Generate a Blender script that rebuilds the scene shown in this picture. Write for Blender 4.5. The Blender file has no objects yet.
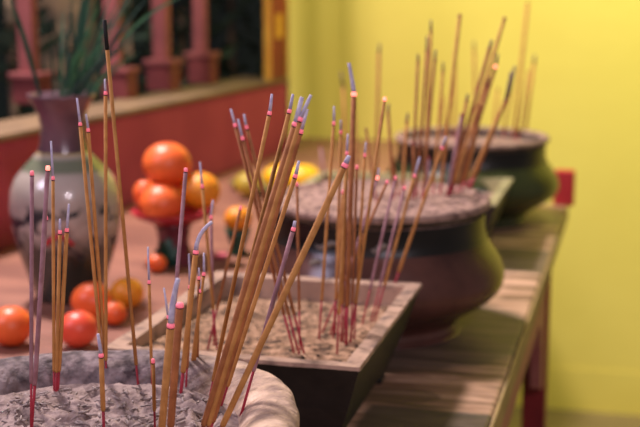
import bpy, bmesh, math, random
from mathutils import Vector, Matrix, noise
random.seed(7)
sc = bpy.context.scene
COL = sc.collection
T = 0.85                       # table top height
F = 1250.0; PITCH = math.atan(233/1250); YAW = math.atan(325/1271.5)
TH = .115; PH = .182           # heights of the trays and of the round pots
CAMZ = T + 0.50
CAM = Vector((0, 0, CAMZ))
fh = Vector((-math.sin(YAW), math.cos(YAW), 0)); rt = Vector((math.cos(YAW), math.sin(YAW), 0)); up = Vector((0, 0, 1))
fw = fh*math.cos(PITCH) - up*math.sin(PITCH); cu = fh*math.sin(PITCH) + up*math.cos(PITCH)

def ray(x, y): return (rt*((x-320)/F) + cu*((213.5-y)/F) + fw)
def at(x, y, z):               # point of the place at height z
    r = ray(x, y); return CAM + r*((z-CAMZ)/r.z)
def att(x, y, s):              # point at horizontal distance s
    r = ray(x, y); return CAM + r*(s/r.dot(fh))
def dist(p): return (p-CAM).dot(fh)
def depth(p): return (p-CAM).dot(fw)

# ---------------------------------------------------------------- materials
def lin(h):
    h = h.lstrip('#'); c = [int(h[i:i+2], 16)/255 for i in (0, 2, 4)]
    return tuple([v/12.92 if v <= .04045 else ((v+.055)/1.055)**2.4 for v in c]) + (1,)
def mat(name, c1, c2=None, scale=20, rough=.7, bump=0, bscale=None, stops=(.35, .65), metallic=0, emit=None, es=0, spec=.5, stretch=None, c3=None, dist_=.01, sss=0, coat=0):
    m = bpy.data.materials.new(name); m.use_nodes = True
    nt = m.node_tree; b = nt.nodes['Principled BSDF']
    b.inputs['Roughness'].default_value = rough; b.inputs['Metallic'].default_value = metallic
    b.inputs['Specular IOR Level'].default_value = spec
    b.inputs['Base Color'].default_value = lin(c1)
    if coat: b.inputs['Coat Weight'].default_value = coat; b.inputs['Coat Roughness'].default_value = .12
    if sss: b.inputs['Subsurface Weight'].default_value = sss; b.inputs['Subsurface Scale'].default_value = .01
    tc = nt.nodes.new('ShaderNodeTexCoord'); vec = tc.outputs['Object']
    if stretch:
        mp = nt.nodes.new('ShaderNodeMapping'); mp.inputs['Scale'].default_value = stretch
        nt.links.new(vec, mp.inputs['Vector']); vec = mp.outputs['Vector']
    if c2:
        n = nt.nodes.new('ShaderNodeTexNoise'); n.inputs['Scale'].default_value = scale; n.inputs['Detail'].default_value = 5
        r = nt.nodes.new('ShaderNodeValToRGB'); r.color_ramp.elements[0].position = stops[0]; r.color_ramp.elements[1].position = stops[1]
        r.color_ramp.elements[0].color = lin(c1); r.color_ramp.elements[1].color = lin(c2)
        if c3:
            e = r.color_ramp.elements.new(min(.98, stops[1]+.12)); e.color = lin(c3)
        nt.links.new(vec, n.inputs['Vector']); nt.links.new(n.outputs['Fac'], r.inputs['Fac']); nt.links.new(r.outputs['Color'], b.inputs['Base Color'])
    if bump:
        n2 = nt.nodes.new('ShaderNodeTexNoise'); n2.inputs['Scale'].default_value = bscale or scale; n2.inputs['Detail'].default_value = 6
        bp = nt.nodes.new('ShaderNodeBump'); bp.inputs['Strength'].default_value = bump; bp.inputs['Distance'].default_value = dist_
        nt.links.new(vec, n2.inputs['Vector']); nt.links.new(n2.outputs['Fac'], bp.inputs['Height']); nt.links.new(bp.outputs['Normal'], b.inputs['Normal'])
    if emit:
        b.inputs['Emission Color'].default_value = lin(emit); b.inputs['Emission Strength'].default_value = es
    return m
M = {}
M['yellow_wall'] = mat('yellow_plaster', '#dfca62', '#e6d26c', 1.5, .85, .15, 14)
M['red_wall'] = mat('red_plaster', '#98304e', '#a83e58', 6, .8, .2, 30)
M['ledge'] = mat('ochre_ledge', '#6e5642', '#84694c', 10, .8, .2, 30)
M['post'] = mat('red_post_paint', '#844446', '#954f4e', 10, .7, .1, 30)
M['plinth'] = mat('maroon_plinth_paint', '#6c2a2e', '#7e3636', 14, .7, .1, 30)
M['gold'] = mat('gold_paint', '#cf9030', '#e0a840', 12, .6)
M['red_gloss'] = mat('red_lacquer', '#6e141c', '#8a2024', 9, .5, .1, 20)
M['red_bright'] = mat('bright_red_lacquer', '#b32430', '#c8323a', 9, .5, .1, 20)
M['back'] = mat('dark_teal_backdrop', '#24323a', '#34443f', 3, .9, c3='#5a5240')
M['floor'] = mat('floor_tile', '#7d6a4a', '#8e7a55', 4, .7)
M['ash'] = mat('grey_lilac_ash', '#675656', '#a48f8a', 60, .95, 1.0, 130, (.3, .6), dist_=.004, spec=.2)
M['ashtan'] = mat('tan_ash_sand', '#3a2c26', '#94745c', 75, .95, .9, 190, (.32, .52), dist_=.004, spec=.2, c3='#b28e74')
M['ashpink'] = mat('pinkish_ash', '#5c4640', '#a5867a', 75, .95, .9, 160, (.3, .55), dist_=.004, spec=.2)
M['crumb'] = mat('ash_crumb', '#a89894', '#8a7a78', 60, .95)
M['stone'] = mat('dusty_stone_lip', '#7c6660', '#c4a692', 34, .85, .9, 95, (.34, .56), dist_=.005, c3='#dcc0ac', spec=.3)
def dust(m, c1, c2):
    nt = m.node_tree; b = nt.nodes['Principled BSDF']; N = nt.nodes.new; L = nt.links.new
    col = b.inputs['Base Color'].links[0].from_socket
    tc = N('ShaderNodeTexCoord'); sep = N('ShaderNodeSeparateXYZ'); L(tc.outputs['Object'], sep.inputs[0])
    n = N('ShaderNodeTexNoise'); n.inputs['Scale'].default_value = 26; n.inputs['Detail'].default_value = 5; L(tc.outputs['Object'], n.inputs['Vector'])
    k = N('ShaderNodeMath'); k.operation = 'MULTIPLY_ADD'; L(n.outputs['Fac'], k.inputs[0]); k.inputs[1].default_value = .12; L(sep.outputs[0], k.inputs[2])
    f = N('ShaderNodeMapRange'); L(k.outputs[0], f.inputs['Value']); f.inputs['From Min'].default_value = .15; f.inputs['From Max'].default_value = .09
    n3 = N('ShaderNodeTexNoise'); n3.inputs['Scale'].default_value = 70; n3.inputs['Detail'].default_value = 5; L(tc.outputs['Object'], n3.inputs['Vector'])
    r = N('ShaderNodeValToRGB'); r.color_ramp.elements[0].position = .35; r.color_ramp.elements[1].position = .6
    r.color_ramp.elements[0].color = lin(c1); r.color_ramp.elements[1].color = lin(c2); L(n3.outputs['Fac'], r.inputs['Fac'])
    mx = N('ShaderNodeMix'); mx.data_type = 'RGBA'; L(f.outputs[0], mx.inputs['Factor']); L(col, mx.inputs['A']); L(r.outputs['Color'], mx.inputs['B']); L(mx.outputs['Result'], b.inputs['Base Color'])
dust(M['stone'], '#4c4044', '#8e7e80')
M['iron'] = mat('black_iron', '#0b0908', '#1e1917', 40, .55, .4, 70, dist_=.003)
M['dustyrim'] = mat('dusty_iron_rim', '#604a40', '#ab8a76', 40, .8, .5, 70, (.3, .55), dist_=.003)
M['dustyrim_green'] = mat('dusty_green_rim', '#6a6444', '#9a9068', 40, .8, .5, 70, (.3, .55), dist_=.003)
M['brownglaze'] = mat('brown_glaze', '#2c1616', '#684238', 9, .27, .12, 30, (.3, .7), spec=.4)
M['greenglaze'] = mat('green_glaze', '#0c120c', '#444828', 7, .27, .12, 30, (.4, .7), spec=.4)
M['potlip'] = mat('pot_lip_dust', '#2c2420', '#6d5c50', 40, .7, .4, 60)
M['neckshade'] = mat('shaded_neck_glaze', '#0c0807', '#1a1311', 12, .35)  # neck glaze, its black partly the lip's shade painted in
M['ashdark'] = mat('dull_ash_tip', '#604850', '#786068', 200, .95)
M['relief'] = mat('pale_relief', '#6d6259', '#8a7c70', 60, .6)
M['tan'] = mat('tan_incense', '#a86e36', '#bf8548', 90, .85, .3, 400, dist_=.001)
M['brown'] = mat('brown_incense', '#8a4f2a', '#a5663a', 90, .85, .3, 400, dist_=.001)
M['mauve'] = mat('mauve_incense', '#8d6268', '#a87c84', 90, .85, .3, 400, dist_=.001)
M['stem'] = mat('red_dyed_bamboo', '#8d1228', '#a81c34', 90, .6)
M['ember'] = mat('glowing_ember', '#f48a9a', None, emit='#ff6078', es=.36)
M['emberdull'] = mat('dull_ember', '#a8484c', '#8a3c44', 200)
M['emberbright'] = mat('bright_glowing_ember', '#ff9a8a', None, emit='#ff8070', es=2.2)
M['ashtip'] = mat('lilac_ash_tip', '#b0a6c4', '#cfc8dc', 200, .95)
M['char'] = mat('charred_tip', '#0a0808', '#151010', 100, .8)
M['orange'] = mat('orange_peel', '#e85a28', '#f07436', 14, .4, .25, 300, dist_=.001, sss=.15)
M['redorange'] = mat('red_orange_peel', '#e04830', '#ec6040', 14, .4, .25, 300, dist_=.001, sss=.15)
M['yelloworange'] = mat('yellow_orange_peel', '#ee8a1c', '#f0a028', 14, .45, .25, 300, dist_=.001, sss=.15)
M['yellowfruit'] = mat('yellow_fruit_skin', '#f0b010', '#f4c01c', 10, .4, .1, 60, sss=.1)
M['olivefruit'] = mat('olive_fruit_skin', '#a08a28', '#c0a030', 20, .5)
M['green'] = mat('green_leaf', '#2a5840', '#4a8050', 20, .5)
M['dkgreen'] = mat('dark_green', '#143a30', '#1e5038', 20, .5)
M['shrub'] = mat('dim_green_leaf', '#22362e', '#465a4a', 20, .7)
M['maroon'] = mat('maroon_glaze', '#5a1c2c', '#742436', 14, .35)
M['dish'] = mat('red_dish_glaze', '#98202c', '#b02c38', 14, .35)
M['pink'] = mat('pink_glaze', '#d05a6c', '#e07888', 14, .4)
M['neck'] = mat('vase_neck_glaze', '#503844', '#725058', 18, .3, coat=.3)
M['plate'] = mat('olive_plate_glaze', '#6c6440', '#8c8250', 14, .4)
M['rock'] = mat('garden_rock', '#4a4038', '#8a7058', 12, .95, .8, 12, dist_=.03)
M['woodside'] = mat('pink_wood_edge', '#9a5654', '#b07066', 8, .6, .2, 30, stretch=(1, .2, 3))
M['woodlip'] = mat('pale_wood_edge', '#86704c', '#a68a5c', 20, .6)

def table_mat(name, patches):
    """weathered pink-tan planks with grey-green, darker and paler patches in set shapes"""
    m = bpy.data.materials.new(name); m.use_nodes = True
    nt = m.node_tree; b = nt.nodes['Principled BSDF']; b.inputs['Roughness'].default_value = .55
    N = nt.nodes.new; L = nt.links.new
    tc = N('ShaderNodeTexCoord'); mp = N('ShaderNodeMapping'); mp.inputs['Scale'].default_value = (2.0, 14, 2)
    L(tc.outputs['Object'], mp.inputs['Vector'])
    n = N('ShaderNodeTexNoise'); n.inputs['Scale'].default_value = 3; n.inputs['Detail'].default_value = 6; n.inputs['Distortion'].default_value = .6
    L(mp.outputs['Vector'], n.inputs['Vector'])
    r = N('ShaderNodeValToRGB'); e = r.color_ramp.elements
    e[0].position = .33; e[0].color = lin('#5a4834'); e[1].position = .62; e[1].color = lin('#cca48c')
    x = e.new(.48); x.color = lin('#94705a')
    L(n.outputs['Fac'], r.inputs['Fac']); col = r.outputs['Color']
    n2 = N('ShaderNodeTexNoise'); n2.inputs['Scale'].default_value = 25; n2.inputs['Detail'].default_value = 4; L(tc.outputs['Object'], n2.inputs['Vector'])
    sep = N('ShaderNodeSeparateXYZ'); L(tc.outputs['Object'], sep.inputs[0])
    def math_(op, a, bb=None):
        k = N('ShaderNodeMath'); k.operation = op
        for i, v in enumerate((a, bb)):
            if v is None: continue
            if isinstance(v, (int, float)): k.inputs[i].default_value = v
            else: L(v, k.inputs[i])
        return k.outputs[0]
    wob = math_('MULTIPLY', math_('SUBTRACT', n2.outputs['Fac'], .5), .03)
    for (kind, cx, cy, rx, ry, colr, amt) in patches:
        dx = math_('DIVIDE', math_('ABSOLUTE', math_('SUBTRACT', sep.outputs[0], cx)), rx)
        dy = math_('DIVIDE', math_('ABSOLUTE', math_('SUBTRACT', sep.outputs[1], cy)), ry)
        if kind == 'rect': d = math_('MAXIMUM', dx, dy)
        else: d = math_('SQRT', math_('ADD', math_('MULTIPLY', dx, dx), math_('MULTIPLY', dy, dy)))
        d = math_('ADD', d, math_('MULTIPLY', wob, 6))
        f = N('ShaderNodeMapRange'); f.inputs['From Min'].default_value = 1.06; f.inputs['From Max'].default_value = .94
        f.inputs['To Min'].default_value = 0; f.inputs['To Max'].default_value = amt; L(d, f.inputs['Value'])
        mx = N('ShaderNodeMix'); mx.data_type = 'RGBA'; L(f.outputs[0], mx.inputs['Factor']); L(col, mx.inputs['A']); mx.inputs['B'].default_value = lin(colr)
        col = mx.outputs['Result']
    L(col, b.inputs['Base Color'])
    bp = N('ShaderNodeBump'); bp.inputs['Strength'].default_value = .3; bp.inputs['Distance'].default_value = .003
    L(n.outputs['Fac'], bp.inputs['Height']); L(bp.outputs['Normal'], b.inputs['Normal'])
    return m

def vase_mat():
    """cream crackle glaze with a green shoulder band and a painted dark landscape with a red arch"""
    m = mat('painted_vase_glaze', '#a4968c', '#b8aaa0', 18, .22, coat=.5)
    nt = m.node_tree; b = nt.nodes['Principled BSDF']; N = nt.nodes.new; L = nt.links.new
    col = b.inputs['Base Color'].links[0].from_socket
    tc = N('ShaderNodeTexCoord'); sep = N('ShaderNodeSeparateXYZ'); L(tc.outputs['Object'], sep.inputs[0])
    n = N('ShaderNodeTexNoise'); n.inputs['Scale'].default_value = 28; n.inputs['Detail'].default_value = 3; L(tc.outputs['Object'], n.inputs['Vector'])
    def mr(v, a, b_, c=0, d=1):
        f = N('ShaderNodeMapRange'); L(v, f.inputs['Value'])
        for k, q in zip(('From Min', 'From Max', 'To Min', 'To Max'), (a, b_, c, d)): f.inputs[k].default_value = q
        return f.outputs[0]
    def mul(a, c):
        k = N('ShaderNodeMath'); k.operation = 'MULTIPLY'; L(a, k.inputs[0]); L(c, k.inputs[1]); return k.outputs[0]
    def add(a, c):
        k = N('ShaderNodeMath'); k.operation = 'ADD'; L(a, k.inputs[0]); L(c, k.inputs[1]); return k.outputs[0]
    def over(fac, colr, cc):
        mx = N('ShaderNodeMix'); mx.data_type = 'RGBA'; L(fac, mx.inputs['Factor']); L(cc, mx.inputs['A']); mx.inputs['B'].default_value = lin(colr); return mx.outputs['Result']
    z = sep.outputs[2]
    zz = add(z, mr(n.outputs['Fac'], 0, 1, -.06, .06))
    col = over(mr(zz, .125, .08), '#35352f', col)                       # painted dark ground
    band = mul(mr(n.outputs['Fac'], .55, .6), mul(mr(z, .06, .08), mr(z, .17, .15)))
    col = over(band, '#2c3236', col)                                     # trees and rocks
    band2 = mul(mr(z, .206, .212), mr(z, .232, .226)); col = over(band2, '#707460', col)
    band3 = mul(mr(z, .232, .236), mr(z, .25, .246)); col = over(band3, '#b09a68', col)
    L(col, b.inputs['Base Color'])
    return m

# ---------------------------------------------------------------- mesh helpers
def link(name, bm, m, parent=None, smooth=True, loc=None):
    me = bpy.data.meshes.new(name); bm.normal_update(); bm.to_mesh(me); bm.free()
    if smooth:
        for p in me.polygons: p.use_smooth = True
    if m: me.materials.append(m)
    o = bpy.data.objects.new(name, me); COL.objects.link(o)
    if loc is not None: o.location = loc
    if parent: o.parent = parent
    return o
def thing(name, label, cat, loc=(0, 0, 0), rz=0, group=None):
    o = bpy.data.objects.new(name, None); COL.objects.link(o); o.empty_display_size = .05
    o.location = loc; o.rotation_euler = (0, 0, rz); tag(o, label, cat, group); return o
def tag(o, label=None, cat=None, group=None, kind=None):
    if label: o['label'] = label
    if cat: o['category'] = cat
    if group: o['group'] = group
    if kind: o['kind'] = kind
    return o
def lathe(prof, seg=64, closed=False, jitter=0, seed=0, bm=None):
    bm = bm or bmesh.new(); rings = []
    for (r, z) in prof:
        ring = []
        for k in range(seg):
            a = 2*math.pi*k/seg; rr = r
            if jitter: rr += jitter*noise.noise(Vector((math.cos(a)*2+seed, math.sin(a)*2, z*30)))
            ring.append(bm.verts.new((rr*math.cos(a), rr*math.sin(a), z)))
        rings.append(ring)
    for i in range(len(rings)-1):
        for k in range(seg):
            k2 = (k+1) % seg
            bm.faces.new((rings[i][k], rings[i][k2], rings[i+1][k2], rings[i+1][k]))
    if closed:
        bm.faces.new(list(reversed(rings[0]))); bm.faces.new(rings[-1])
    return bm
def tube(pts, rad, seg=8, bm=None):
    bm = bm or bmesh.new(); rings = []; n = len(pts)
    pts = [Vector(p) for p in pts]
    if isinstance(rad, (int, float)): rad = [rad]*n
    for i, p in enumerate(pts):
        d = (pts[min(i+1, n-1)] - pts[max(i-1, 0)]).normalized()
        a = d.cross(Vector((0, 1, .01))).normalized(); b = d.cross(a).normalized()
        rings.append([bm.verts.new(p + (a*math.cos(t)+b*math.sin(t))*rad[i]) for t in [2*math.pi*k/seg for k in range(seg)]])
    for i in range(n-1):
        for k in range(seg):
            k2 = (k+1) % seg
            bm.faces.new((rings[i][k], rings[i][k2], rings[i+1][k2], rings[i+1][k]))
    bm.faces.new(rings[0]); bm.faces.new(rings[-1])
    bmesh.ops.recalc_face_normals(bm, faces=bm.faces)
    return bm
def box(lo, hi, bevel=0, bm=None):
    own = bm is None; bm = bm or bmesh.new()
    lo = Vector(lo); hi = Vector(hi); c = (lo+hi)/2; s = hi-lo
    r = bmesh.ops.create_cube(bm, size=1, matrix=Matrix.Translation(c) @ Matrix.Diagonal((s.x, s.y, s.z, 1)))
    if bevel and own: bmesh.ops.bevel(bm, geom=bm.edges[:], offset=bevel, segments=2, affect='EDGES', profile=.5)
    return bm
def prism(poly, z0, z1, bevel=0):
    bm = bmesh.new(); a = [bm.verts.new((p[0], p[1], z0)) for p in poly]; b = [bm.verts.new((p[0], p[1], z1)) for p in poly]
    n = len(poly); bm.faces.new(list(reversed(a))); bm.faces.new(b)
    for i in range(n): bm.faces.new((a[i], a[(i+1) % n], b[(i+1) % n], b[i]))
    bmesh.ops.recalc_face_normals(bm, faces=bm.faces)
    if bevel: bmesh.ops.bevel(bm, geom=bm.edges[:], offset=bevel, segments=2, affect='EDGES')
    return bm
def catmull(pr, n=4):
    sm = []
    for i in range(len(pr)-1):
        p0, p1, p2, p3 = pr[max(i-1, 0)], pr[i], pr[i+1], pr[min(i+2, len(pr)-1)]
        for j in range(n):
            u = j/n; f = lambda a, b, c_, d: .5*((2*b)+(c_-a)*u+(2*a-5*b+4*c_-d)*u*u+(3*b-a-3*c_+d)*u**3)
            sm.append((max(0, f(p0[0], p1[0], p2[0], p3[0])), max(0, f(p0[1], p1[1], p2[1], p3[1]))))
    sm.append(pr[-1]); return sm
def sand_disc(r, z, amp, rings=44, seg=96, seed=0, mound=0, mx=0, my=0):
    bm = bmesh.new(); c = None; R = []
    def hz(x, y, rr):
        v = Vector((x*14+seed, y*14, seed)); w = Vector((x*60+seed, y*60, seed)); q = Vector((x*170+seed, y*170, seed))
        edge = min(1, (r-rr)/(r*.12)+.15)
        hh = amp*noise.noise(v) + amp*.5*noise.noise(w) + amp*.32*noise.noise(q)
        d2 = ((x-mx)**2+(y-my)**2)/(r*.45)**2
        return z + hh*edge + mound*math.exp(-d2)
    for i in range(1, rings+1):
        rr = r*i/rings
        R.append([bm.verts.new((rr*math.cos(a), rr*math.sin(a), hz(rr*math.cos(a), rr*math.sin(a), rr))) for a in [2*math.pi*k/seg for k in range(seg)]])
    c = bm.verts.new((0, 0, hz(0, 0, 0)))
    for k in range(seg): bm.faces.new((c, R[0][k], R[0][(k+1) % seg]))
    for i in range(rings-1):
        for k in range(seg): bm.faces.new((R[i][k], R[i+1][k], R[i+1][(k+1) % seg], R[i][(k+1) % seg]))
    low = [bm.verts.new((v.co.x, v.co.y, z-.03)) for v in R[-1]]
    for k in range(seg): bm.faces.new((R[-1][k], low[k], low[(k+1) % seg], R[-1][(k+1) % seg]))
    bm.faces.new(list(reversed(low)))
    return bm, hz

# ---------------------------------------------------------------- room
corner = at(287, 148, T); leftp = at(0, 248, T)
wd = (corner-leftp); wd.z = 0; wlen = wd.length; wd.normalize()     # direction of the red wall
wn = Vector((-wd.y, wd.x, 0))                                        # points away from the camera side
if wn.dot(fh) < 0: wn = -wn
LED = at(0, 136, T+.2)
# ledge height from the photo's ledge edge above (0,248)
s0 = dist(leftp); ledz = att(0, 136, s0).z
wl0 = leftp - wd*1.2
def wallpt(u, v): p = corner - wd*u + wn*v; return (p.x, p.y)
def wbox(name, u0, u1, v0, v1, z0, z1, m, parent=None, bevel=0):
    return link(name, prism([wallpt(u0, v0), wallpt(u1, v0), wallpt(u1, v1), wallpt(u0, v1)], z0, z1, bevel), m, parent, smooth=False)
U = wlen+1.2
tag(wbox('wall_left', 0.0, U, 0, .12, 0, ledz-.012, M['red_wall']), kind='structure')
tag(wbox('trim_1', -.0, U, -.012, .14, ledz-.012, ledz, M['ledge'], bevel=.003), kind='structure')
# yellow wall, parallel to the table's short side
yw = at(330, 138, T).y
ywx = at(286, 138, T).x
tag(link('wall_back', box((ywx, yw, 0), (2.6, yw+.15, 3.0)), M['yellow_wall'], smooth=False), kind='structure')
tag(link('floor', box((-4.2, -1.2, -.1), (2.6, yw+2.8, 0)), M['floor'], smooth=False), kind='structure')
BBZ = att(600, 371, dist(at(600, 371, 0.1)) if False else (Vector((at(600, 371, T).x, yw, 0))-Vector((0, 0, 0))).dot(fh)).z
tag(link('baseboard_back', box((corner.x+.55, yw-.003, 0), (2.6, yw, BBZ)), M['yellow_wall'], smooth=False), kind='structure')
# dim recess behind the lattice
bx = corner - wd*1.2 + wn*1.4
tag(wbox('wall_far', -4.6, U+.8, 1.5, 1.6, 0, 3.0, M['back']), kind='structure')
# window frame at the right end of the opening: red with a gold stripe
fr = thing('window_frame', 'red window jamb with a gold painted stripe at the end of the red low wall', 'window frame', (0, 0, 0))
wbox('jamb', .0, .13, .0, .016, ledz, 3.0, M['red_gloss'], fr, .002)
wbox('gold_stripe', .13, .136, -.002, .018, ledz, 3.0, M['gold'], fr)
wbox('gold_stripe', -.0, .008, -.004, -.0005, ledz, 3.0, M['gold'], fr)
for k in range(9):
    wbox('painted_motif', .04, .09, -.003, -.0005, ledz+.12+.19*k, ledz+.19+.19*k, M['gold'], fr)

def wall_uv(px, py, z):      # where a point at height z lies in wall coordinates
    p = at(px, py, z); d = p-corner; return -d.dot(wd), d.dot(wn)
posts = [(26, 33, 103, 40, 21, 'broad red wooden lattice post above the vase, leftmost in the window'),
         (104, 120, 98, 32, 17, 'red wooden lattice post half hidden behind the leaves and the black-tipped joss stick'),
         (160, 164, 90, 34, 20, 'red wooden lattice post standing clear to the right of the vase leaves'),
         (196, 203, 83, 26, 11, 'slim red wooden lattice post, rightmost of the four in the window')]
for (px, pbx, py, wpx, spx, lab) in posts:
    c = at(pbx, py, ledz); s = depth(c)/F
    rz = math.atan2(wd.y, wd.x)
    t = thing('lattice_post', lab, 'post', (c.x, c.y, ledz), rz, 'red lattice posts in the window')
    w = wpx*s*.72; off = (px-pbx)*s
    h = 31*s
    bm = box((-w/2, -.035, 0), (w/2, .035, h*.82), .003); link('plinth', bm, M['plinth'], t, False)
    bm = box((-w/2-.006, -.041, h*.82), (w/2+.006, .041, h), .003); link('plinth_cap', bm, M['post'], t, False)
    sw = spx*s*.62
    bm = box((off*.6-sw/2, -.02, h), (off*.6+sw/2, .02, 1.3), .003); link('shaft', bm, M['post'], t, False)
# rock and shrubs beyond the lattice
def lump(name, loc, r, m, seed, lab, cat, sz=(1, 1, 1)):
    bm = bmesh.new(); bmesh.ops.create_icosphere(bm, subdivisions=4, radius=1)
    for v in bm.verts:
        k = 1+.28*noise.noise(v.co*1.6+Vector((seed, 0, 0)))+.12*noise.noise(v.co*5+Vector((seed, 0, 0)))
        v.co = Vector((v.co.x*sz[0], v.co.y*sz[1], v.co.z*sz[2]))*k*r
    zmin = min(v.co.z for v in bm.verts)
    for v in bm.verts: v.co.z -= zmin
    o = link(name, bm, m, loc=loc); tag(o, lab, cat); return o
def shrub(loc, r, h, lab, seed, n=260):
    rnd = random.Random(seed); t = thing('garden_shrub', lab, 'shrub', loc, group='shrubs beyond the lattice')
    bm = bmesh.new()
    for i in range(n):
        a = rnd.uniform(0, 6.283); q = rnd.random()**.5*r; z = rnd.uniform(.25, 1)*h; p = Vector((q*math.cos(a), q*math.sin(a), z))
        d = Vector((rnd.uniform(-1, 1), rnd.uniform(-1, 1), rnd.uniform(-.3, 1))).normalized(); s = d.cross(Vector((.3, .5, .8))).normalized()*rnd.uniform(.012, .025)
        L = rnd.uniform(.07, .15)
        v = [bm.verts.new(x) for x in (p, p+d*L*.5+s, p+d*L, p+d*L*.5-s)]; bm.faces.new(v)
    link('foliage', bm, M['shrub'], t)
    link('trunk', tube([(0, 0, 0), (.01, 0, h*.4), (0, .02, h*.7)], [.02, .016, .01]), M['rock'], t)
def beyond(px, v):
    r = ray(px, 60); p = CAM + r*((v-(CAM-corner).dot(wn))/r.dot(wn)); p.z = 0; return p
lump('garden_rock', beyond(66, .85), .30, M['rock'], 3, 'tall pale brown garden rock glimpsed between the two leftmost lattice posts', 'rock', (.42, .35, 2.5))
shrub(beyond(126, .45), .13, 1.9, 'dim green shrub beyond the window behind the vase leaves', 5)
shrub(beyond(180, .45), .12, 1.8, 'dim green shrub beyond the window between the two right lattice posts', 6)
shrub(beyond(230, .45), .13, 1.9, 'dim green shrub beyond the window beside the red and gold jamb', 8)
shrub(beyond(8, .5), .10, 1.9, 'dim green shrub beyond the window at the far left edge', 9)

# ---------------------------------------------------------------- tables
er = (at(490, 427, T).x + at(570, 205, T).x)/2
yfar = at(570, 205, T).y
trc = at(360, 368, T+TH)                                 # tray front right corner
seam = at(110, 343, T+TH).x + .012
potc = at(378, 327, T); pot2c = at(470, 219, T)
ry = .5
tabx = (seam+er)/2
t1 = thing('altar_table', 'worn pink-tan altar table with red legs carrying the row of censers', 'table', (tabx, 1.6, 0))
L2 = lambda x, y: (x-tabx, y-1.6)
def patch(px, py, rx, ry_, colr, amt, kind='rect'):
    p = at(px, py, T); return (kind, p.x-tabx, p.y-1.6, rx, ry_, colr, amt)
tm = table_mat('weathered_table_top', [
    patch(478, 258, .17, .10, '#5c5042', .8), patch(520, 216, .2, .075, '#7a7350', .7), patch(430, 432, .085, .075, '#443a32', .9), patch(400, 395, .05, .03, '#54422e', .6, 'round'),
    ('round', potc.x-tabx+.03, potc.y-1.6, .205, .20, '#4a4038', .8), patch(395, 385, .09, .012, '#6a4a36', .6),  # round darker patch around the brown pot's foot
    patch(485, 296, .03, .02, '#c8a484', .4, 'round')])
x0, y0 = L2(seam+.002, .35); x1, y1 = L2(er, yfar)
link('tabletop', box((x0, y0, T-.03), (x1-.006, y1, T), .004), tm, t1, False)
link('edge_strip', box((x1-.0055, y0, T-.034), (x1, y1, T-.002), .002), M['woodlip'], t1, False)
# apron with curved bracket next to each leg
leg_y = at(556, 250, T).y-1.6
bm = bmesh.new(); pts = []
ya, yb = y0+.12, leg_y
N_ = 60
for i in range(N_+1):
    y = ya+(yb-ya)*i/N_; dd = min(y-ya, yb-y)
    low = .075+.16*math.exp(-((max(dd-.05, 0))/.045)**2)
    pts.append((y, low))
for sx in (x1-.03,):
    top = [[bm.verts.new((sx+o, y, T-.031)) for o in (0, .02)] for y, l in pts]; bot = [[bm.verts.new((sx+o, y, T-.031-l)) for o in (0, .02)] for y, l in pts]
    for i in range(N_):
        bm.faces.new((top[i][1], top[i+1][1], bot[i+1][1], bot[i][1])); bm.faces.new((top[i][0], bot[i][0], bot[i+1][0], top[i+1][0]))
        bm.faces.new((bot[i][0], bot[i][1], bot[i+1][1], bot[i+1][0]))
    bmesh.ops.recalc_face_normals(bm, faces=bm.faces)
link('apron', bm, M['woodside'], t1, False)
for sx in (x0+.02, x1-.05):
    for yy in (y0+.06, leg_y):
        link('leg', box((sx, yy, 0), (sx+.045, yy+.055, T-.031), .004), M['red_gloss'], t1, False)
link('end_rail', box((x0+.02, leg_y+.06, T-.12), (x1-.05, leg_y+.085, T-.031), .003), M['red_gloss'], t1, False)
# small red upturned end block at the far right corner
a = at(558, 204, T).x-tabx; zt = att(566, 170, dist(at(566, 205, T))).z
link('upturned_end', box((a-.01, y1-.018, T), (x1+.012, y1+.012, zt), .004), M['red_bright'], t1, False)

cx_, cy_ = corner.x, corner.y
dyw = .004
poly = [(seam-.002, .35), (seam-.002, yw-dyw)]
q = corner - wn*.006; poly.append((ywx+.004, yw-dyw)); poly.append((q.x+.012, q.y)); q2 = corner - wd*(wlen+.9) - wn*.006; poly.append((q2.x, q2.y)); poly.append((q2.x, .35))
t2c = (seam-.8, 1.6)
t2 = thing('offering_table', 'wide pinkish brown offering table with the vase and fruit, against the red wall', 'table', (t2c[0], t2c[1], 0))
tm2 = mat('brown_pink_table_top', '#7e5246', '#9c6a58', 5, .5, .2, 20, stretch=(1, 3, 1))
link('tabletop', prism([(p[0]-t2c[0], p[1]-t2c[1]) for p in poly], T-.03, T-.0005, .002), tm2, t2, False)
for (lx, ly) in ((seam-.08, .42), (seam-.08, yw-.1), (q2.x+.12, .42), (q2.x+.12, q2.y-.22)):
    link('leg', box((lx-t2c[0]-.025, ly-t2c[1]-.025, 0), (lx-t2c[0]+.025, ly-t2c[1]+.025, T-.03), .004), M['red_gloss'], t2, False)

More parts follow.
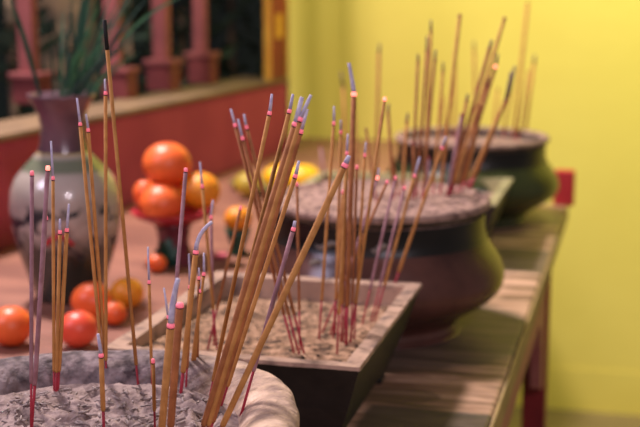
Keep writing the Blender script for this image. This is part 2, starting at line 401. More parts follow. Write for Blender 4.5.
# ---------------------------------------------------------------- censers
# near stone bowl
R1 = .175; RZ = .146
b1c = at(87, 425, T+RZ-.015); b1 = thing('incense_bowl', 'pale dusty round stone incense bowl with a thick lip in the foreground', 'incense bowl', (b1c.x, b1c.y, T))
prof = [(.0, .004), (.09, .0), (.10, .004), (.098, .02), (.115, .045), (.15, .09), (.162, .13), (.160, .15)]
lip = [(.1645, .155), (.172, .163), (.1755, .173), (.1745, .182), (.169, .1885), (.160, .1912), (.150, .1905), (.141, .187), (.133, .181), (.127, .173), (.1225, .163), (.121, .14)]
def sq1(v):                      # the bowl is a soft rounded square in plan
    a_ = math.atan2(v.co.y, v.co.x)-YAW; m_ = BS*(1+.05*math.sin(2*a_)**2); v.co.x *= m_; v.co.y *= m_
BS = 1.02
lb = lathe(catmull([(r, z-.19+RZ) for r, z in [(.160, .15)]+lip], 3), 220)
for v in lb.verts:
    q = v.co; left = .5-.5*math.tanh((q.x-.03)/.04); rr_ = math.hypot(q.x, q.y)
    inn = max(0, min(1, (.168-rr_)/.03))
    k_ = (.0018*noise.noise(q*18)+.0012*noise.noise(q*55)) + left*inn*(.0035*noise.noise(q*45)+.002*noise.noise(q*120))
    v.co += Vector((q.x, q.y, .12)).normalized()*k_
    sq1(v)
link('thick_lip', lb, M['stone'], b1)
lb = lathe([(r, z*(RZ-.04)/.15) for r, z in prof], 96)
for v in lb.verts: sq1(v)
link('bowl_body', lb, M['iron'], b1)
SZ1 = RZ-.020
bm, h1 = sand_disc(.1305, SZ1, .013, 70, 160, seed=3.3, mound=.010, mx=.06, my=-.075)
link('ash_bed', bm, M['ash'], b1)
# broken curls of ash lying on the bed
def crumbs(name, n, fx, m, parent, L=(.004, .012), r=(.0006, .0012), seed=1):
    rnd = random.Random(seed); bm = bmesh.new()
    for i in range(n):
        x, y, z = fx(rnd); a = rnd.uniform(0, 6.283); l = rnd.uniform(*L); q = rnd.uniform(*r); d = Vector((math.cos(a), math.sin(a), rnd.uniform(-.1, .35)))
        p = Vector((x, y, z+q)); c = Vector((-d.y, d.x, 0))*rnd.uniform(-.3, .3)*l
        tube([p-d*l/2, p+c, p+d*l/2], q, 5, bm)
    o = link(name, bm, m, parent); tag(o, kind='stuff'); return o
def f1(rnd):
    a = rnd.uniform(0, 6.283); q = .118*rnd.random()**.5; x, y = q*math.cos(a), q*math.sin(a); return x, y, h1(x, y, q)
crumbs('ash_curls', 520, f1, M['crumb'], b1, seed=2)

# trays
def tray(c, w, l, H, lab, m_rim, m_sand, seed):
    """rectangular footed trough, c = front-right top corner, w to the left, l to the back"""
    t = thing('incense_tray', lab, 'incense tray', (c.x-w/2, c.y+l/2, T), 0)
    hw, hl = w/2, l/2; ins = .048; lipw = .019
    bm = bmesh.new()
    def ring(x, y, z): return [bm.verts.new(p) for p in ((-x, -y, z), (x, -y, z), (x, y, z), (-x, y, z))]
    def bridge(a, b):
        for i in range(4): bm.faces.new((a[i], a[(i+1) % 4], b[(i+1) % 4], b[i]))
    r0 = ring(hw-.034, hl-ins, .018); r1 = ring(hw-.018, hl-.022, H*.52); r2 = ring(hw-.0035, hl-.0035, H-.010); r2b = ring(hw-.0015, hl-.0015, H-.0038)
    bm.faces.new(list(reversed(r0))); bridge(r0, r1); bridge(r1, r2); bridge(r2, r2b)
    link('tray_body', bm, M['iron'], t, False)
    bm = bmesh.new(); a = ring(hw, hl, H-.004); b = ring(hw-.001, hl-.001, H); c_ = ring(hw-lipw, hl-lipw, H-.001); d = ring(hw-lipw-.007, hl-lipw-.007, H-.034)
    bridge(a, b); bridge(b, c_); bridge(c_, d)
    bmesh.ops.subdivide_edges(bm, edges=bm.edges[:], cuts=10, use_grid_fill=True)
    for v in bm.verts: v.co += Vector((0, 0, .0012*noise.noise(v.co*60+Vector((seed, 0, 0)))))
    link('rim', bm, m_rim, t, False)
    bm = bmesh.new(); nx, ny = 90, 100; sx, sy = hw-lipw-.003, hl-lipw-.003; G = []
    def hz(x, y):
        e = min(1, min(sx-abs(x), sy-abs(y))/.02+.2)
        return H-.020 - .008*(y/sy) + e*(.006*noise.noise(Vector((x*16+seed, y*16, 0)))+.0035*noise.noise(Vector((x*60, y*60, seed)))+.0022*noise.noise(Vector((x*170, y*170, seed))))
    for i in range(nx+1):
        G.append([bm.verts.new((-sx+2*sx*i/nx, -sy+2*sy*j/ny, hz(-sx+2*sx*i/nx, -sy+2*sy*j/ny))) for j in range(ny+1)])
    for i in range(nx):
        for j in range(ny): bm.faces.new((G[i][j], G[i+1][j], G[i+1][j+1], G[i][j+1]))
    link('ash_bed', bm, m_sand, t)
    for (x, y) in ((1, 1), (1, -1), (-1, 1), (-1, -1)):
        px, py = x*(hw-.034-.016), y*(hl-ins-.018)
        link('foot', box((px-.013, py-.013, 0), (px+.013, py+.013, .024), .002), M['iron'], t, False)
    return t, hz
tlen = at(420, 283, T+TH).y-trc.y
twid = trc.x - at(110, 343, T+TH).x
tr1, ht1 = tray(trc, twid, tlen, TH, 'black rectangular iron incense tray with dusty rim behind the foreground bowl', M['dustyrim'], M['ashtan'], 1.7)
def ft(rnd):
    x = rnd.uniform(-1, 1)*(twid/2-.022); y = rnd.uniform(-1, 1)*(tlen/2-.022); return x, y, ht1(x, y)
crumbs('ash_crumbs', 160, ft, M['char'], tr1, L=(.0015, .0045), r=(.0005, .001), seed=5)
brc = at(514, 178, T+TH)
tr2, ht2 = tray(Vector((brc.x, brc.y-tlen*.82, 0)), brc.x-at(303, 182, T+TH).x, tlen*.82, TH, 'rectangular incense tray with olive dusty rim between the two round pots', M['dustyrim_green'], M['ashpink'], 4.2)

# round pots
def pot(c, name, lab, body, sand, k, seed, hp=PH, sunk=0):
    t = thing(name, lab, 'incense pot', (c.x, c.y, T))
    pr = [(0, .004), (.112, 0), (.119, .004), (.119, .012), (.118, .020), (.131, .033), (.157, .050), (.177, .068), (.184, .087), (.181, .107), (.172, .125), (.161, .142), (.155, .158), (.154, .184)]
    pr = [(r*k, z*hp/.205) for r, z in pr]
    # subdivide profile smoothly (Catmull-Rom)
    sm = []
    for i in range(len(pr)-1):
        p0, p1, p2, p3 = pr[max(i-1, 0)], pr[i], pr[i+1], pr[min(i+2, len(pr)-1)]
        for j in range(4):
            u = j/4; f = lambda a, b, c_, d: .5*((2*b)+(c_-a)*u+(2*a-5*b+4*c_-d)*u*u+(3*b-a-3*c_+d)*u**3)
            sm.append((max(0, f(p0[0], p1[0], p2[0], p3[0])), max(0, f(p0[1], p1[1], p2[1], p3[1]))))
    sm.append(pr[-1])
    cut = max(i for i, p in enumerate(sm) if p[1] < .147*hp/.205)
    link('pot_body', lathe(sm[:cut+1], 96), body, t); link('neck', lathe(sm[cut:], 96), M['neckshade'], t)
    q = hp/.205
    lp = [(.154, .187), (.157, .191), (.1600, .196), (.160, .200), (.156, .203), (.151, .202), (.148, .195), (.148, .165)]
    link('lip', lathe([(r*k, z*q) for r, z in lp], 96, jitter=.0015), M['potlip'], t)
    link('dusty_lip_top', lathe([(r*k, z*q+.0008) for r, z in [(.1608, .194), (.1618, .198), (.1606, .2025), (.156, .2055), (.151, .2038), (.146, .198)]], 96, jitter=.0015), sand, t)
    bm, hz = sand_disc(.1485*k, .200*q-sunk, .009, 40, 100, seed=seed, mound=.006)
    link('ash_bed', bm, sand, t)
    return t, hz
pt1, hp1 = pot(potc, 'incense_pot', 'bulging dark brown glazed incense pot with a shade-painted dark neck behind the near tray', M['brownglaze'], M['ashpink'], .985, 8.1, PH+.012)
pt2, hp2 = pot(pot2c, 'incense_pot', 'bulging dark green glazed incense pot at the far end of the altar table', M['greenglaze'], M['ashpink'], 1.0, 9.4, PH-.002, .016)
# worn pale relief scrolls on the brown pot's shoulder
for (px, py, wv) in ((326, 220, .038), (374, 221, .022), (316, 238, .03)):
    z = .150 if py < 230 else .125
    d0 = at(px, py, T+z)
    # stay on the near half of the pot
    a0 = -math.pi/2 + YAW + (px-378)/115*1.15
    R = (.153 if z > .13 else .163)*.99
    pts = [Vector((R*math.cos(a0+s*wv/R*.5), R*math.sin(a0+s*wv/R*.5), z+.004*math.sin(s*3))) for s in [i/6-1 for i in range(13)]]
    link('relief_scroll', tube(pts, [.001+.004*math.sin(math.pi*(i+.5)/13) for i in range(13)], 8), M['relief'], pt1)

# ---------------------------------------------------------------- joss sticks
cnt = 0
def stick(bowl, bpx, tpx, ash=None, label='', m='tan', r=.0021, red=None, lean=0, kind='ember', bend=None, group=None):
    """bpx where it enters the ash, tpx the ember, ash = end of the ash curl"""
    zsurf = {'near': T+SZ1, 'tray': T+TH-.02, 'pot': T+PH, 'tray2': T+TH-.02, 'pot2': T+PH}[bowl]
    base = at(bpx[0], bpx[1], zsurf); r *= .88
    if bowl in ('near', 'tray', 'pot', 'pot2'):
        for _ in range(4):
            if bowl == 'near': q = base-Vector((b1c.x, b1c.y, 0)); z = T+h1(q.x, q.y, min(.13, math.hypot(q.x, q.y)))
            elif bowl == 'tray': q = base-Vector(tr1.location); z = T+ht1(max(-.11, min(.11, q.x)), max(-.14, min(.14, q.y)))
            elif bowl == 'pot': q = base-Vector(pt1.location); z = T+hp1(q.x, q.y, min(.148, math.hypot(q.x, q.y)))
            else: q = base-Vector(pt2.location); z = T+hp2(q.x, q.y, min(.148, math.hypot(q.x, q.y)))
            base = at(bpx[0], bpx[1], z)
    s = dist(base)+lean
    tip = att(tpx[0], tpx[1], s)
    d = (tip-base); Ls = d.length; d.normalize()
    g = thing('joss_stick', label, 'joss stick', base, 0, group)
    bot = -d*.022
    rl = min(red or {'near': .019, 'tray': .045}.get(bowl, .016), Ls*.35)
    link('red_stem', tube([bot, d*rl], r*.62, 8), M['stem'], g)
    top = d*Ls
    if kind == 'char':
        cl = Ls*.078
        link('incense_coat', tube([d*rl, d*(Ls-cl)], r, 10), M[m], g)
        link('charred_tip', tube([d*(Ls-cl), top], r*1.05, 10), M['char'], g)
        return g
    e = .0035 if bowl == 'near' else .0045
    link('incense_coat', tube([d*rl, d*(rl+.002), d*(Ls-e)], [r*.8, r, r], 10), M[m], g)
    em = 'emberbright' if kind == 'bright' else ('ember' if bowl in ('near', 'tray') else 'emberdull')
    link('ember' if bowl != 'pot2' else 'burnt_tip', tube([d*(Ls-e), d*(Ls-e*.5), top], [r*1.0, r*1.05, r*.8], 10), M[em if bowl != 'pot2' else 'brown'], g)
    if bowl in ('near', 'tray'): link('burnt_ring', tube([d*(Ls-e-.0008), d*(Ls-e+.0001)], r*1.01, 10), M['char'], g)
    if ash:
        ap = att(ash[0], ash[1], s + lean*.15)-base
        mid = (top+ap)/2
        if bend: mid = att(bend[0], bend[1], s)-base
        P = [top + (mid-top)*2*u*(1-u) * 1 + (ap-top)*u*u for u in [i/6 for i in range(7)]] if bend else [top, mid, ap]
        n = len(P)
        link('ash_tip', tube(P, [r*.84-(r*.25)*i/(n-1) for i in range(n)], 8), M['ashtip' if bowl in ('near', 'tray') else 'ashdark'], g)
    return g

near = [
 ((31, 432), (32, 171), None, 'mauve joss stick at the far left of the foreground bowl, no ash, pink tip', dict(m='mauve', lean=-.02, r=.0019, red=.045)),
 ((32, 428), (48, 166), None, 'mauve joss stick leaning right with a bright pink tip over the vase shoulder', dict(m='mauve', lean=-.02, kind='bright', red=.04)),
 ((34, 402), (46, 216), None, 'shorter mauve joss stick with its ember just beside the painted dark mark on the vase', dict(m='mauve')),
 ((54, 391), (53, 176), (51, 141), 'slim tan joss stick with a long thin ash tail reaching the neck of the vase', dict(m='tan', r=.0017)),
 ((56, 392), (60, 230), (60, 219), 'short tan joss stick with stubby ash in front of the red arch on the vase', dict(r=.0019)),
 ((58, 391), (67, 228), (69, 204), 'short tan joss stick with slanting grey ash, right of the stubby one before the vase', dict(r=.0021)),
 ((104, 379), (80, 122), (77, 98), 'tall tan joss stick leaning left with long grey ash beside the vase neck', dict(r=.0019)),
 ((107, 378), (88, 128), (86, 114), 'tall tan joss stick with shorter ash, right next to the left-leaning one', dict(r=.0019)),
 ((106, 380), (105.5, 91), (105, 79), 'upright tan joss stick with pink ember, hugging the black-tipped one', dict(r=.0019)),
 ((138, 384), (104.5, 20), None, 'tallest joss stick with an unlit charred black tip', dict(m='tan', kind='char', r=.0020)),
 ((104, 431), (101, 353), (98, 334), 'burnt-down short joss stick with ash in the front of the foreground bowl', dict(r=.0024, lean=-.01)),
 ((107, 376), (99, 342), None, 'burnt-down stub of a joss stick behind the short front one', dict(r=.0016)),
 ((152, 384), (149, 280), (148, 247), 'joss stick with an upright ash tail standing alone right of the oranges', dict(r=.0017)),
 ((155, 431), (153, 359), None, 'short joss stick with only an ember, under the upright ash tail', dict(r=.0018, lean=-.01)),
 ((168, 384), (186, 168), None, 'pale mauve joss stick without ash crossing the fruit stand', dict(m='mauve', r=.0022)),
 ((160, 449), (171, 323), (178, 279), 'thick near joss stick with long lilac ash curving right in the front bundle', dict(m='tan', r=.0036, lean=-.02, bend=(172, 300))),
 ((169, 448), (180, 303), None, 'thick joss stick with a big pink ember, pressed against the one with lilac ash', dict(m='brown', r=.0037, lean=-.01)),
 ((176, 392), (168, 315), (164, 288), 'thin joss stick with leaning ash behind the two thick front sticks', dict(r=.0017)),
 ((181, 392), (196, 250), (212, 222), 'stout tan joss stick whose long ash bends over sharply to the right', dict(r=.0030, bend=(197, 233))),
 ((184, 378), (190, 285), (189, 254), 'joss stick with straight ash just left of the bent ash', dict(r=.0018)),
 ((190, 380), (204, 272), (204, 253), 'joss stick with stubby ash just right of the bent ash', dict(r=.0018)),
 ((193, 380), (201, 289), (203, 275), 'lower joss stick tucked under the stubby ash in the middle clump', dict(r=.0018)),
 ((186, 388), (191, 291), None, 'lowest ember in the middle clump with no ash', dict(m='brown', r=.0018)),
 ((197, 378), (199, 276), (199, 268), 'slim brown joss stick in the core of the middle clump', dict(m='brown', r=.0016)),
 ((209, 401), (270, 111), (272, 94), 'tall joss stick with grey ash against the red wall, left of the right-leaning fan', dict(r=.0022)),
 ((214, 402), (290, 109), (293, 94), 'tall joss stick with ash where red and yellow walls meet, second of the fan', dict(r=.0022)),
 ((197, 447), (296, 122), (302, 97), 'stout brown joss stick with lilac ash in the middle of the right-leaning fan', dict(m='brown', r=.0031)),
 ((202, 447), (301, 117), (311, 95), 'joss stick with the farthest-right ash tip of the leaning fan', dict(m='tan', r=.0024)),
 ((206, 443), (301, 129), (307, 109), 'stout brown joss stick with the lowest ash of the leaning fan', dict(m='brown', r=.0030)),
 ((221, 406), (296, 174), (299, 161), 'leaning joss stick with small ash before the yellow fruit', dict(r=.0023)),
 ((240, 419), (294, 227), (295, 221), 'mauve leaning joss stick, shortest at the right of the foreground bowl', dict(m='mauve', r=.0023, red=.045)),
 ((213, 446), (346, 163), (349, 156), 'strongly slanting tan joss stick crossing in front of the near tray', dict(r=.0030, lean=-.01)),
]
for b, t_, a_, lab, kw in near: stick('near', b, t_, a_, lab, group='joss sticks in the foreground bowl', **kw)
G2 = 'joss sticks in the near tray'
trays = [
 ((217, 349), (202, 184), (200, 162), 'thin joss stick in the near tray, its long pale ash beside the piled oranges', dict(m='tan', r=.0020)),
 ((208, 348), (241, 206), None, 'thin joss stick with dark tip crossing another, in front of the lone orange', dict(m='brown', r=.0019)),
 ((214, 343), (211, 215), (213, 200), 'joss stick with slanting ash at the foot of the fruit stand', dict(m='mauve', r=.0019)),
 ((294, 353), (234.5, 123), (231, 109), 'left-leaning joss stick from the near tray, outermost of a fan of three', dict(m='brown', r=.0023)),
 ((299, 354), (242, 136), (238, 119), 'left-leaning joss stick from the near tray, lowest tip of a fan of three', dict(m='brown', r=.0023)),
 ((304, 353), (246, 125), (244, 114), 'left-leaning joss stick from the near tray, innermost of a fan of three', dict(m='brown', r=.0023)),
 ((300, 350), (297, 182), None, 'upright brown joss stick before the yellow fruit, right of the fan of three', dict(m='brown', r=.0018)),
 ((319, 339), (334, 121), (334, 106), 'joss stick with pale ash, leftmost tip of the central cluster in the near tray', dict(r=.0020)),
 ((335, 333), (341, 130), (341, 120), 'joss stick with small ash just right of the leftmost tip of the central cluster', dict(r=.0020)),
 ((337, 354), (347, 151), (348, 134), 'joss stick with ash directly left of the bright-tipped tall one', dict(r=.0020, m='tan')),
 ((346, 345), (354, 92), (349, 63), 'thick tallest joss stick of the near tray with glowing tip and thin curved ash', dict(m='brown', r=.0034, kind='bright', bend=(352, 78))),
 ((341, 343), (347, 162), None, 'low joss stick in the central cluster with ember only', dict(r=.0020)),
 ((350, 342), (385, 97), None, 'joss stick with a white-hot tip and no ash, leaning right against the yellow wall', dict(r=.0021, kind='bright')),
 ((354, 342), (365, 153), (366, 142), 'upright joss stick with small ash right of the thick tall one', dict(r=.0018)),
 ((330, 335), (378, 176), (379, 168), 'right-leaning mauve joss stick with glowing tip over the brown pot ash', dict(m='mauve', r=.0018, kind='bright')),
 ((322, 333), (388, 180), None, 'right-leaning joss stick with the lower glowing tip over the brown pot ash', dict(m='brown', r=.0018)),
 ((343, 341), (350, 228), None, 'short joss stick with ember against the dark pot', dict(m='mauve', r=.0020)),
 ((362, 325), (396, 176), None, 'mauve joss stick slanting right, left of a pair over the dark pot', dict(m='mauve', r=.0019)),
 ((371, 322), (405, 186), None, 'mauve joss stick slanting right with a dull tip over the dark pot', dict(m='mauve', r=.0019)),
 ((375, 320), (415, 174), (420, 157), 'slanting joss stick with a clear grey ash tip over the rim of the brown pot', dict(r=.0022)),
 ((389, 300), (443, 146), (446, 137), 'long slanting joss stick, rightmost rooted in the near tray', dict(r=.0024, lean=-.07)),
 ((351, 341), (357, 165), None, 'upright brown joss stick close behind the thick tall one', dict(m='brown', r=.0019)),
 ((333, 338), (343, 190), None, 'short tan joss stick among the central cluster of the near tray', dict(r=.0018)),
]
for b, t_, a_, lab, kw in trays: stick('tray', b, t_, a_, lab, group=G2, **kw)
G3 = 'joss sticks in the brown pot'
pots = [
 ((394, 199), (388, 111), (389, 104), 'short upright joss stick at the left of the brown pot below the white-hot tip', dict(m='brown', r=.0026)),
 ((399, 198), (389, 140), None, 'stubby joss stick at the left of the brown pot', dict(m='brown', r=.0022)),
 ((402, 196), (407, 120), (408, 113), 'joss stick with a pink tip before the shadowed side of the far pot', dict(m='tan', r=.0026)),
 ((412, 199), (418, 60), (418, 54), 'slim dark-tipped upright joss stick, left edge of the tall group in the brown pot', dict(m='brown', r=.0024)),
 ((417, 196), (427, 50), (427, 36), 'upright joss stick with dark ash, second from the left of the tall group', dict(m='brown', r=.0026)),
 ((424, 194), (431, 30), (431, 20), 'pale high-reaching joss stick behind the dark ash tip', dict(m='tan', r=.0024)),
 ((422, 199), (435, 58), (436, 50), 'joss stick beside the high-reaching pale one with a dull red tip', dict(m='brown', r=.0024)),
 ((415, 199), (413, 142), None, 'short joss stick with pink ember left in the brown pot', dict(m='brown', r=.0024)),
 ((433, 194), (443, 70), (443, 62), 'thin joss stick with faded tip in the middle of the brown pot', dict(m='tan', r=.0022)),
 ((440, 194), (460, 14), None, 'very tall pale joss stick reaching near the top edge over the brown pot', dict(m='tan', r=.0028)),
 ((427, 199), (429, 156), None, 'very short joss stick with dull ember in the brown pot', dict(m='mauve', r=.0024)),
 ((448, 195), (490, 47), (492, 40), 'dark stout joss stick leaning right from the brown pot', dict(m='brown', r=.0032)),
 ((452, 193), (505, 17), None, 'long joss stick leaning right with its top highest of the right bundle', dict(m='tan', r=.0028)),
 ((456, 195), (496, 65), (498, 54), 'leaning joss stick with a vivid pink glowing tip in the right bundle', dict(m='brown', r=.0028, kind='bright')),
 ((461, 192), (480, 105), None, 'joss stick with a pink ember low in the right bundle', dict(m='brown', r=.0028)),
 ((450, 196), (467, 99), (468, 94), 'joss stick with dull tip at the left of the right bundle', dict(m='brown', r=.0028)),
 ((447, 197), (462, 113), None, 'lowest joss stick at the left of the right bundle', dict(m='mauve', r=.0026)),
 ((471, 186), (509, 92), (515, 66), 'stout joss stick with long ash, rightmost lean of the brown pot', dict(m='brown', r=.0034)),
 ((467, 188), (506, 99), (511, 72), 'stout joss stick nestled left of the rightmost lean', dict(m='tan', r=.0030)),
 ((464, 190), (487, 84), (489, 76), 'joss stick in the heart of the right bundle', dict(m='tan', r=.0026)),
 ((376, 199), (366, 128), None, 'faint short joss stick at the back left of the brown pot', dict(m='brown', r=.0020)),
]
for b, t_, a_, lab, kw in pots: stick('pot', b, t_, a_, lab, group=G3, **kw)
G4 = 'blurred joss sticks in the far tray'
for b, t_, a_, lab, kw in [
 ((376, 192), (379, 52), (380, 44), 'blurred brown joss stick standing alone against the yellow wall, left of the brown pot bundle', dict(m='brown', r=.0034)),
 ((348, 191), (343, 86), (341, 72), 'blurred joss stick with a soft orange-pink tip left of the tall bright-tipped one', dict(m='tan', r=.003)),
 ((326, 191), (320.5, 146), None, 'blurred short joss stick with a pink tip right of the yellow fruit', dict(m='mauve', r=.003)),
 ((358, 192), (354, 108), None, 'blurred joss stick half hidden behind the thick tall stick of the near tray', dict(m='brown', r=.003))]:
    stick('tray2', b, t_, a_, lab, group=G4, **kw)
G5 = 'blurred joss sticks in the far pot'
for b, t_, a_, lab, kw in [
 ((476, 139), (474, 48), (474, 41), 'blurred short joss stick in the far pot between the two leaning bundles', dict(m='brown', r=.003)),
 ((454, 139), (455, 52), None, 'blurred thin joss stick at the left of the far pot', dict(m='tan', r=.003)),
 ((503, 139), (512, 80), (514, 70), 'blurred joss stick in the far pot behind the rightmost lean of the brown pot', dict(m='brown', r=.003)),
 ((513, 140), (528, 2), None, 'blurred pale joss stick leaving the top of the picture above the far pot', dict(m='tan', r=.0042)),
 ((524, 139), (534, 62), (535, 55), 'blurred joss stick at the right rim of the far pot', dict(m='tan', r=.0040)),
 ((517, 141), (529, 70), None, 'blurred slender joss stick just left of the one at the right rim', dict(m='brown', r=.0026)),
 ((492, 140), (498, 88), None, 'blurred short joss stick in the middle of the far pot', dict(m='tan', r=.003)),
 ((444, 140), (442, 95), None, 'blurred stubby joss stick at the left rim of the far pot', dict(m='brown', r=.003))]:
    stick('pot2', b, t_, a_, lab, group=G5, **kw)

# ---------------------------------------------------------------- vase and leaves
vc = at(69, 297, T); sv = depth(vc)/F
vase = thing('vase', 'large cream vase painted with a dark landscape, on the left of the offering table', 'vase', (vc.x, vc.y, T))
k = sv*.955
hv = lambda y: (297-y)*sv*.99
body = [(0, .003), (33, 0), (35, .004), (36, .012)]
pr = [(0, .003), (33*k, 0), (35*k, .005), (37*k, hv(286)), (43*k, hv(268)), (50*k, hv(246)), (55.5*k, hv(222)), (57*k, hv(202)), (55*k, hv(186)), (50*k, hv(174)), (41*k, hv(163)), (32*k, hv(154)), (26*k, hv(148))]
vo = link('vase_body', lathe(pr, 80), vase_mat(), vase)
nk = [(26*k, hv(148)), (23.5*k, hv(140)), (22.5*k, hv(125)), (24*k, hv(112)), (29*k, hv(101)), (34.5*k, hv(94)), (34.5*k, hv(91.5)), (32*k, hv(92)), (27*k, hv(101)), (21*k, hv(113)), (20*k, hv(150))]
link('neck', lathe(nk, 64), M['neck'], vase)
# red arch painted on the body
rw = 56.3*k
arch = [Vector((rw*math.cos(a0)*1.004, rw*math.sin(a0)*1.004, z)) for a0, z in [(-math.pi/2+YAW-.18+.05*i, hv(232)+.014*math.sin(math.pi*i/10)) for i in range(11)]]
link('painted_arch', tube(arch, .0035, 6), M['red_bright'], vase)
# leaves
vtop = Vector((vc.x, vc.y, T+hv(93)))
def leaf(p0, p1, w, sag, lab):
    P = [p0.lerp(p1, i/10)+Vector((0, 0, sag*math.sin(math.pi*i/10))) for i in range(11)]
    bm = bmesh.new(); side = (p1-p0).cross(fw).normalized(); rows = []
    for i, p in enumerate(P):
        ww = w*(math.sin(math.pi*min(.97, (i/10)*.8+.15)))
        rows.append([bm.verts.new(p-side*ww), bm.verts.new(p+fw*ww*.35), bm.verts.new(p+side*ww)])
    for i in range(10):
        bm.faces.new((rows[i][0], rows[i+1][0], rows[i+1][1], rows[i][1])); bm.faces.new((rows[i][1], rows[i+1][1], rows[i+1][2], rows[i][2]))
    return bm
dv = dist(vc)
bq = thing('green_foliage', 'spray of long thin green leaves standing in the painted vase', 'plant', vtop)
rl = random.Random(4)
specs = [((38, 92), (6, -15), .008, 'dkgreen'), ((58, 92), (64, 10), .004, 'green'), ((66, 94), (96, 25), .004, 'green'), ((72, 94), (120, 2), .005, 'green'), ((78, 94), (108, 45), .004, 'green'), ((70, 93), (86, -20), .006, 'dkgreen'), ((82, 94), (135, 30), .004, 'green'), ((76, 94), (150, -6), .004, 'dkgreen'), ((118, 44), (182, -3), .005, 'green'), ((62, 94), (78, 38), .004, 'dkgreen'), ((85, 94), (122, 60), .004, 'green'), ((52, 92), (50, 30), .004, 'dkgreen'), ((90, 94), (140, 52), .003, 'green'), ((74, 94), (92, -30), .009, 'dkgreen')]
for i in range(40):
    specs.append(((55+rl.random()*35, 94), (50+rl.random()*95, rl.uniform(-20, 60)), rl.uniform(.002, .004), rl.choice(['green', 'dkgreen', 'shrub'])))
for (a_, b_, w, m) in specs:
    off = rl.uniform(-.05, .05)
    st = dv if a_[1] > 80 else dv+.02
    p0 = att(a_[0], a_[1], st)-vtop; p1 = att(b_[0], b_[1], dv+off)-vtop
    if a_[1] > 80: p0.x *= .8; p0.z -= .02
    w *= .5
    link('leaf', leaf(p0, p1, w, .01, ''), M[m], bq)

# ---------------------------------------------------------------- fruit
def fruit(px, py, rpx, m, lab, grp='oranges on the offering table', s=None, z=None, sq=.92, stem=True, name='orange', cat='orange', sx=1, z0=T):
    """rest on height z0, centre seen at px,py, radius rpx in the photo"""
    z = z0+.035
    for _ in range(8):
        c = at(px, py, z) if s is None else att(px, py, s); R = rpx*depth(c)/F; z = z0+R*sq
        if s is not None: break
    if s is not None: z = c.z
    t = thing(name, lab, cat, (c.x, c.y, z-R*sq), rl.uniform(0, 6), grp)
    bm = bmesh.new(); bmesh.ops.create_uvsphere(bm, u_segments=40, v_segments=24, radius=1)
    for v in bm.verts:
        q = math.hypot(v.co.x, v.co.y); dz = .10*math.exp(-(q/.16)**2)*(1 if v.co.z > 0 else -.4)
        v.co = Vector((v.co.x*R*sx, v.co.y*R, (v.co.z-dz)*R*sq+R*sq))
    link('peel', bm, M[m], t)
    if stem:
        link('stem_button', lathe([(0, -.001), (.0035, 0), (.0028, .0015), (0, .002)], 10), M['dkgreen'], t).location = (0, 0, 2*R*sq-.10*R)
    return t
fruit(11, 326, 22, 'orange', 'orange at the left edge just behind the foreground bowl')
fruit(78, 329, 20, 'redorange', 'reddish orange in the front between the sticks, before the vase')
fruit(92, 301, 21, 'orange', 'orange behind the reddish one at the right foot of the vase')
fruit(127, 293, 17, 'yelloworange', 'yellowish orange, right end of the group by the vase')
fruit(114, 313, 13, 'orange', 'small orange tucked against the left rim of the near tray')
# fruit stand
fc = at(174, 262, T); sf = depth(fc)/F; df = dist(fc)
fs = thing('fruit_stand', 'maroon footed stand with a red dish piled with oranges before the red wall', 'fruit stand', (fc.x, fc.y, T))
zd = att(174, 216, df).z-T
pr = [(0, .002), (24*sf, 0), (24*sf, .004), (19*sf, .012), (15*sf, zd*.45), (17*sf, zd*.75), (20*sf, zd*.86), (0, zd*.88)]
link('pedestal', lathe(pr, 48), M['maroon'], fs)
pr = [(0, zd*.86), (22*sf, zd*.87), (36*sf, zd*1.0), (42*sf, zd*1.12), (41*sf, zd*1.13), (34*sf, zd*1.02), (20*sf, zd*.92), (0, zd*.91)]
link('dish', lathe(pr, 64), M['dish'], fs)
GF = 'oranges piled on the fruit stand'
fruit(167, 164, 24.5, 'orange', 'topmost orange of the pile on the fruit stand', GF, s=df, sq=.9)
fruit(162, 204, 22.5, 'orange', 'front orange of the pile resting on the red dish', GF, s=df-.035)
fruit(145, 194, 12, 'orange', 'small orange at the left of the pile on the fruit stand', GF, s=df+.03, sq=1.2)
fruit(200, 191, 20.5, 'yelloworange', 'yellow-orange fruit at the right of the pile on the fruit stand', GF, s=df+.0)
fruit(178, 188, 17, 'redorange', 'orange at the back of the pile, mostly hidden', GF, s=df+.06)
fruit(157, 263, 10, 'orange', 'small orange at the foot of the fruit stand beside green leaves')
# green leaves at stand's foot
lf = at(168, 268, T); g = thing('leaf_bunch', 'dark green leaf bunch lying at the foot of the fruit stand', 'leaves', lf)
for i in range(7):
    a = i*.9; d = Vector((math.cos(a)*.022, math.sin(a)*.022, .012+.022*(i % 3)))
    link('leaf', leaf(Vector((0, 0, .0025)), d, .008, .004, ''), M['dkgreen'], g)
# small dark cup with an orange in it
cc = at(238, 254, T); sc_ = depth(cc)/F; zc = att(238, 228, dist(cc)).z-T
cup = thing('offering_cup', 'small dark green offering cup carrying a single orange', 'cup', (cc.x, cc.y, T))
link('cup_body', lathe([(0, .002), (9*sc_, 0), (9*sc_, .005), (6*sc_, .012), (10*sc_, zc*.6), (13*sc_, zc), (12*sc_, zc), (8*sc_, zc*.65), (0, zc*.55)], 40), M['dkgreen'], cup)
fruit(238, 219, 14, 'yelloworange', 'single yellowish orange on the dark cup by the brown pot', 'oranges on the offering table', s=dist(cc))
pc = at(220, 258, T); o = thing('pink_saucer', 'tiny pink saucer left of the dark cup', 'saucer', (pc.x, pc.y, T))
link('saucer_body', lathe([(0, .001), (.008, 0), (.015, .007), (.0145, .0075), (.008, .003), (0, .003)], 32), M['pink'], o)
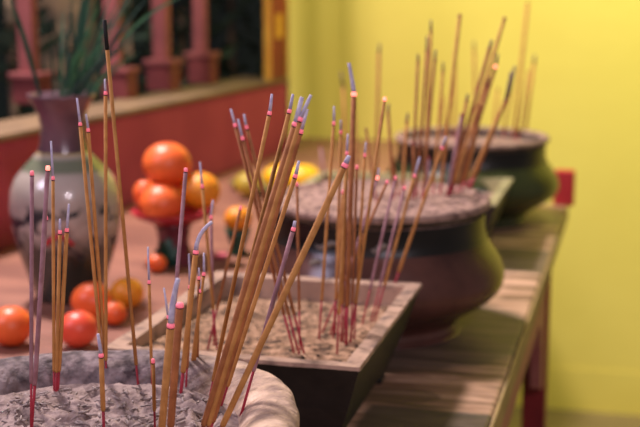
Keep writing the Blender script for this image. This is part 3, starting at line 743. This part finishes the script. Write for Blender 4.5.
# yellow fruit on a plate
pl = at(277, 188, T); sp = depth(pl)/F
o = thing('fruit_plate', 'olive glazed plate of yellow fruit near the corner of the walls', 'plate', (pl.x, pl.y, T))
link('plate_body', lathe([(0, .002), (30*sp, 0), (48*sp, .016), (47*sp, .017), (30*sp, .005), (0, .005)], 56), M['plate'], o)
GY = 'yellow fruit on the plate'
fruit(303, 178, 15, 'yellowfruit', 'bright yellow fruit at the right of the plate', GY, name='mango', cat='mango', sx=1.25, z0=T+.006, stem=False)
fruit(280, 177, 14, 'yellowfruit', 'bright yellow fruit in the middle of the plate', GY, name='mango', cat='mango', sx=1.25, z0=T+.006, stem=False)
fruit(247, 184, 13, 'olivefruit', 'olive yellow fruit at the left of the plate', GY, name='mango', cat='mango', sx=1.1, z0=T+.006, stem=False)

# ---------------------------------------------------------------- lights
def area(name, loc, tgt, size, power, col, spread=math.pi):
    l = bpy.data.lights.new(name, 'AREA'); l.shape = 'RECTANGLE'; l.size, l.size_y = size; l.energy = power; l.color = col
    o = bpy.data.objects.new(name, l); COL.objects.link(o); o.location = loc
    l.spread = spread; o.rotation_euler = (Vector(tgt)-Vector(loc)).to_track_quat('-Z', 'Y').to_euler(); return o
area('lamp_key', (-1.5, 2.3, 2.95), (-.2, 1.6, .9), (.26, .26), 98, (1, .87, .84))
area('lamp_wall', (.5, 2.5, 3.0), (.35, 4.0, 1.75), (.5, .5), 27, (.9, 1, .34), 2.1)
area('lamp_front', (.75, -.7, 2.3), (-.2, 1.6, .9), (.25, .25), 22, (.96, .82, .92))
area('lamp_cool', (-1.9, .4, 2.5), (-.5, 1.5, .9), (.5, .5), 20, (.84, .74, 1))
w = bpy.data.worlds.new('World'); sc.world = w; w.use_nodes = True
w.node_tree.nodes['Background'].inputs[0].default_value = (.75, .66, .62, 1); w.node_tree.nodes['Background'].inputs[1].default_value = .21

cam = bpy.data.cameras.new('Camera'); co = bpy.data.objects.new('Camera', cam); COL.objects.link(co)
cam.sensor_width = 36; cam.lens = F/640*36; cam.clip_start = .02
co.location = CAM; co.rotation_euler = fw.to_track_quat('-Z', 'Y').to_euler()
cam.dof.use_dof = True; cam.dof.focus_distance = 1.08; cam.dof.aperture_fstop = 5.6
sc.camera = co
sc.view_settings.view_transform = 'Standard'; sc.view_settings.look = 'None'; sc.view_settings.exposure = 0; sc.view_settings.gamma = 1
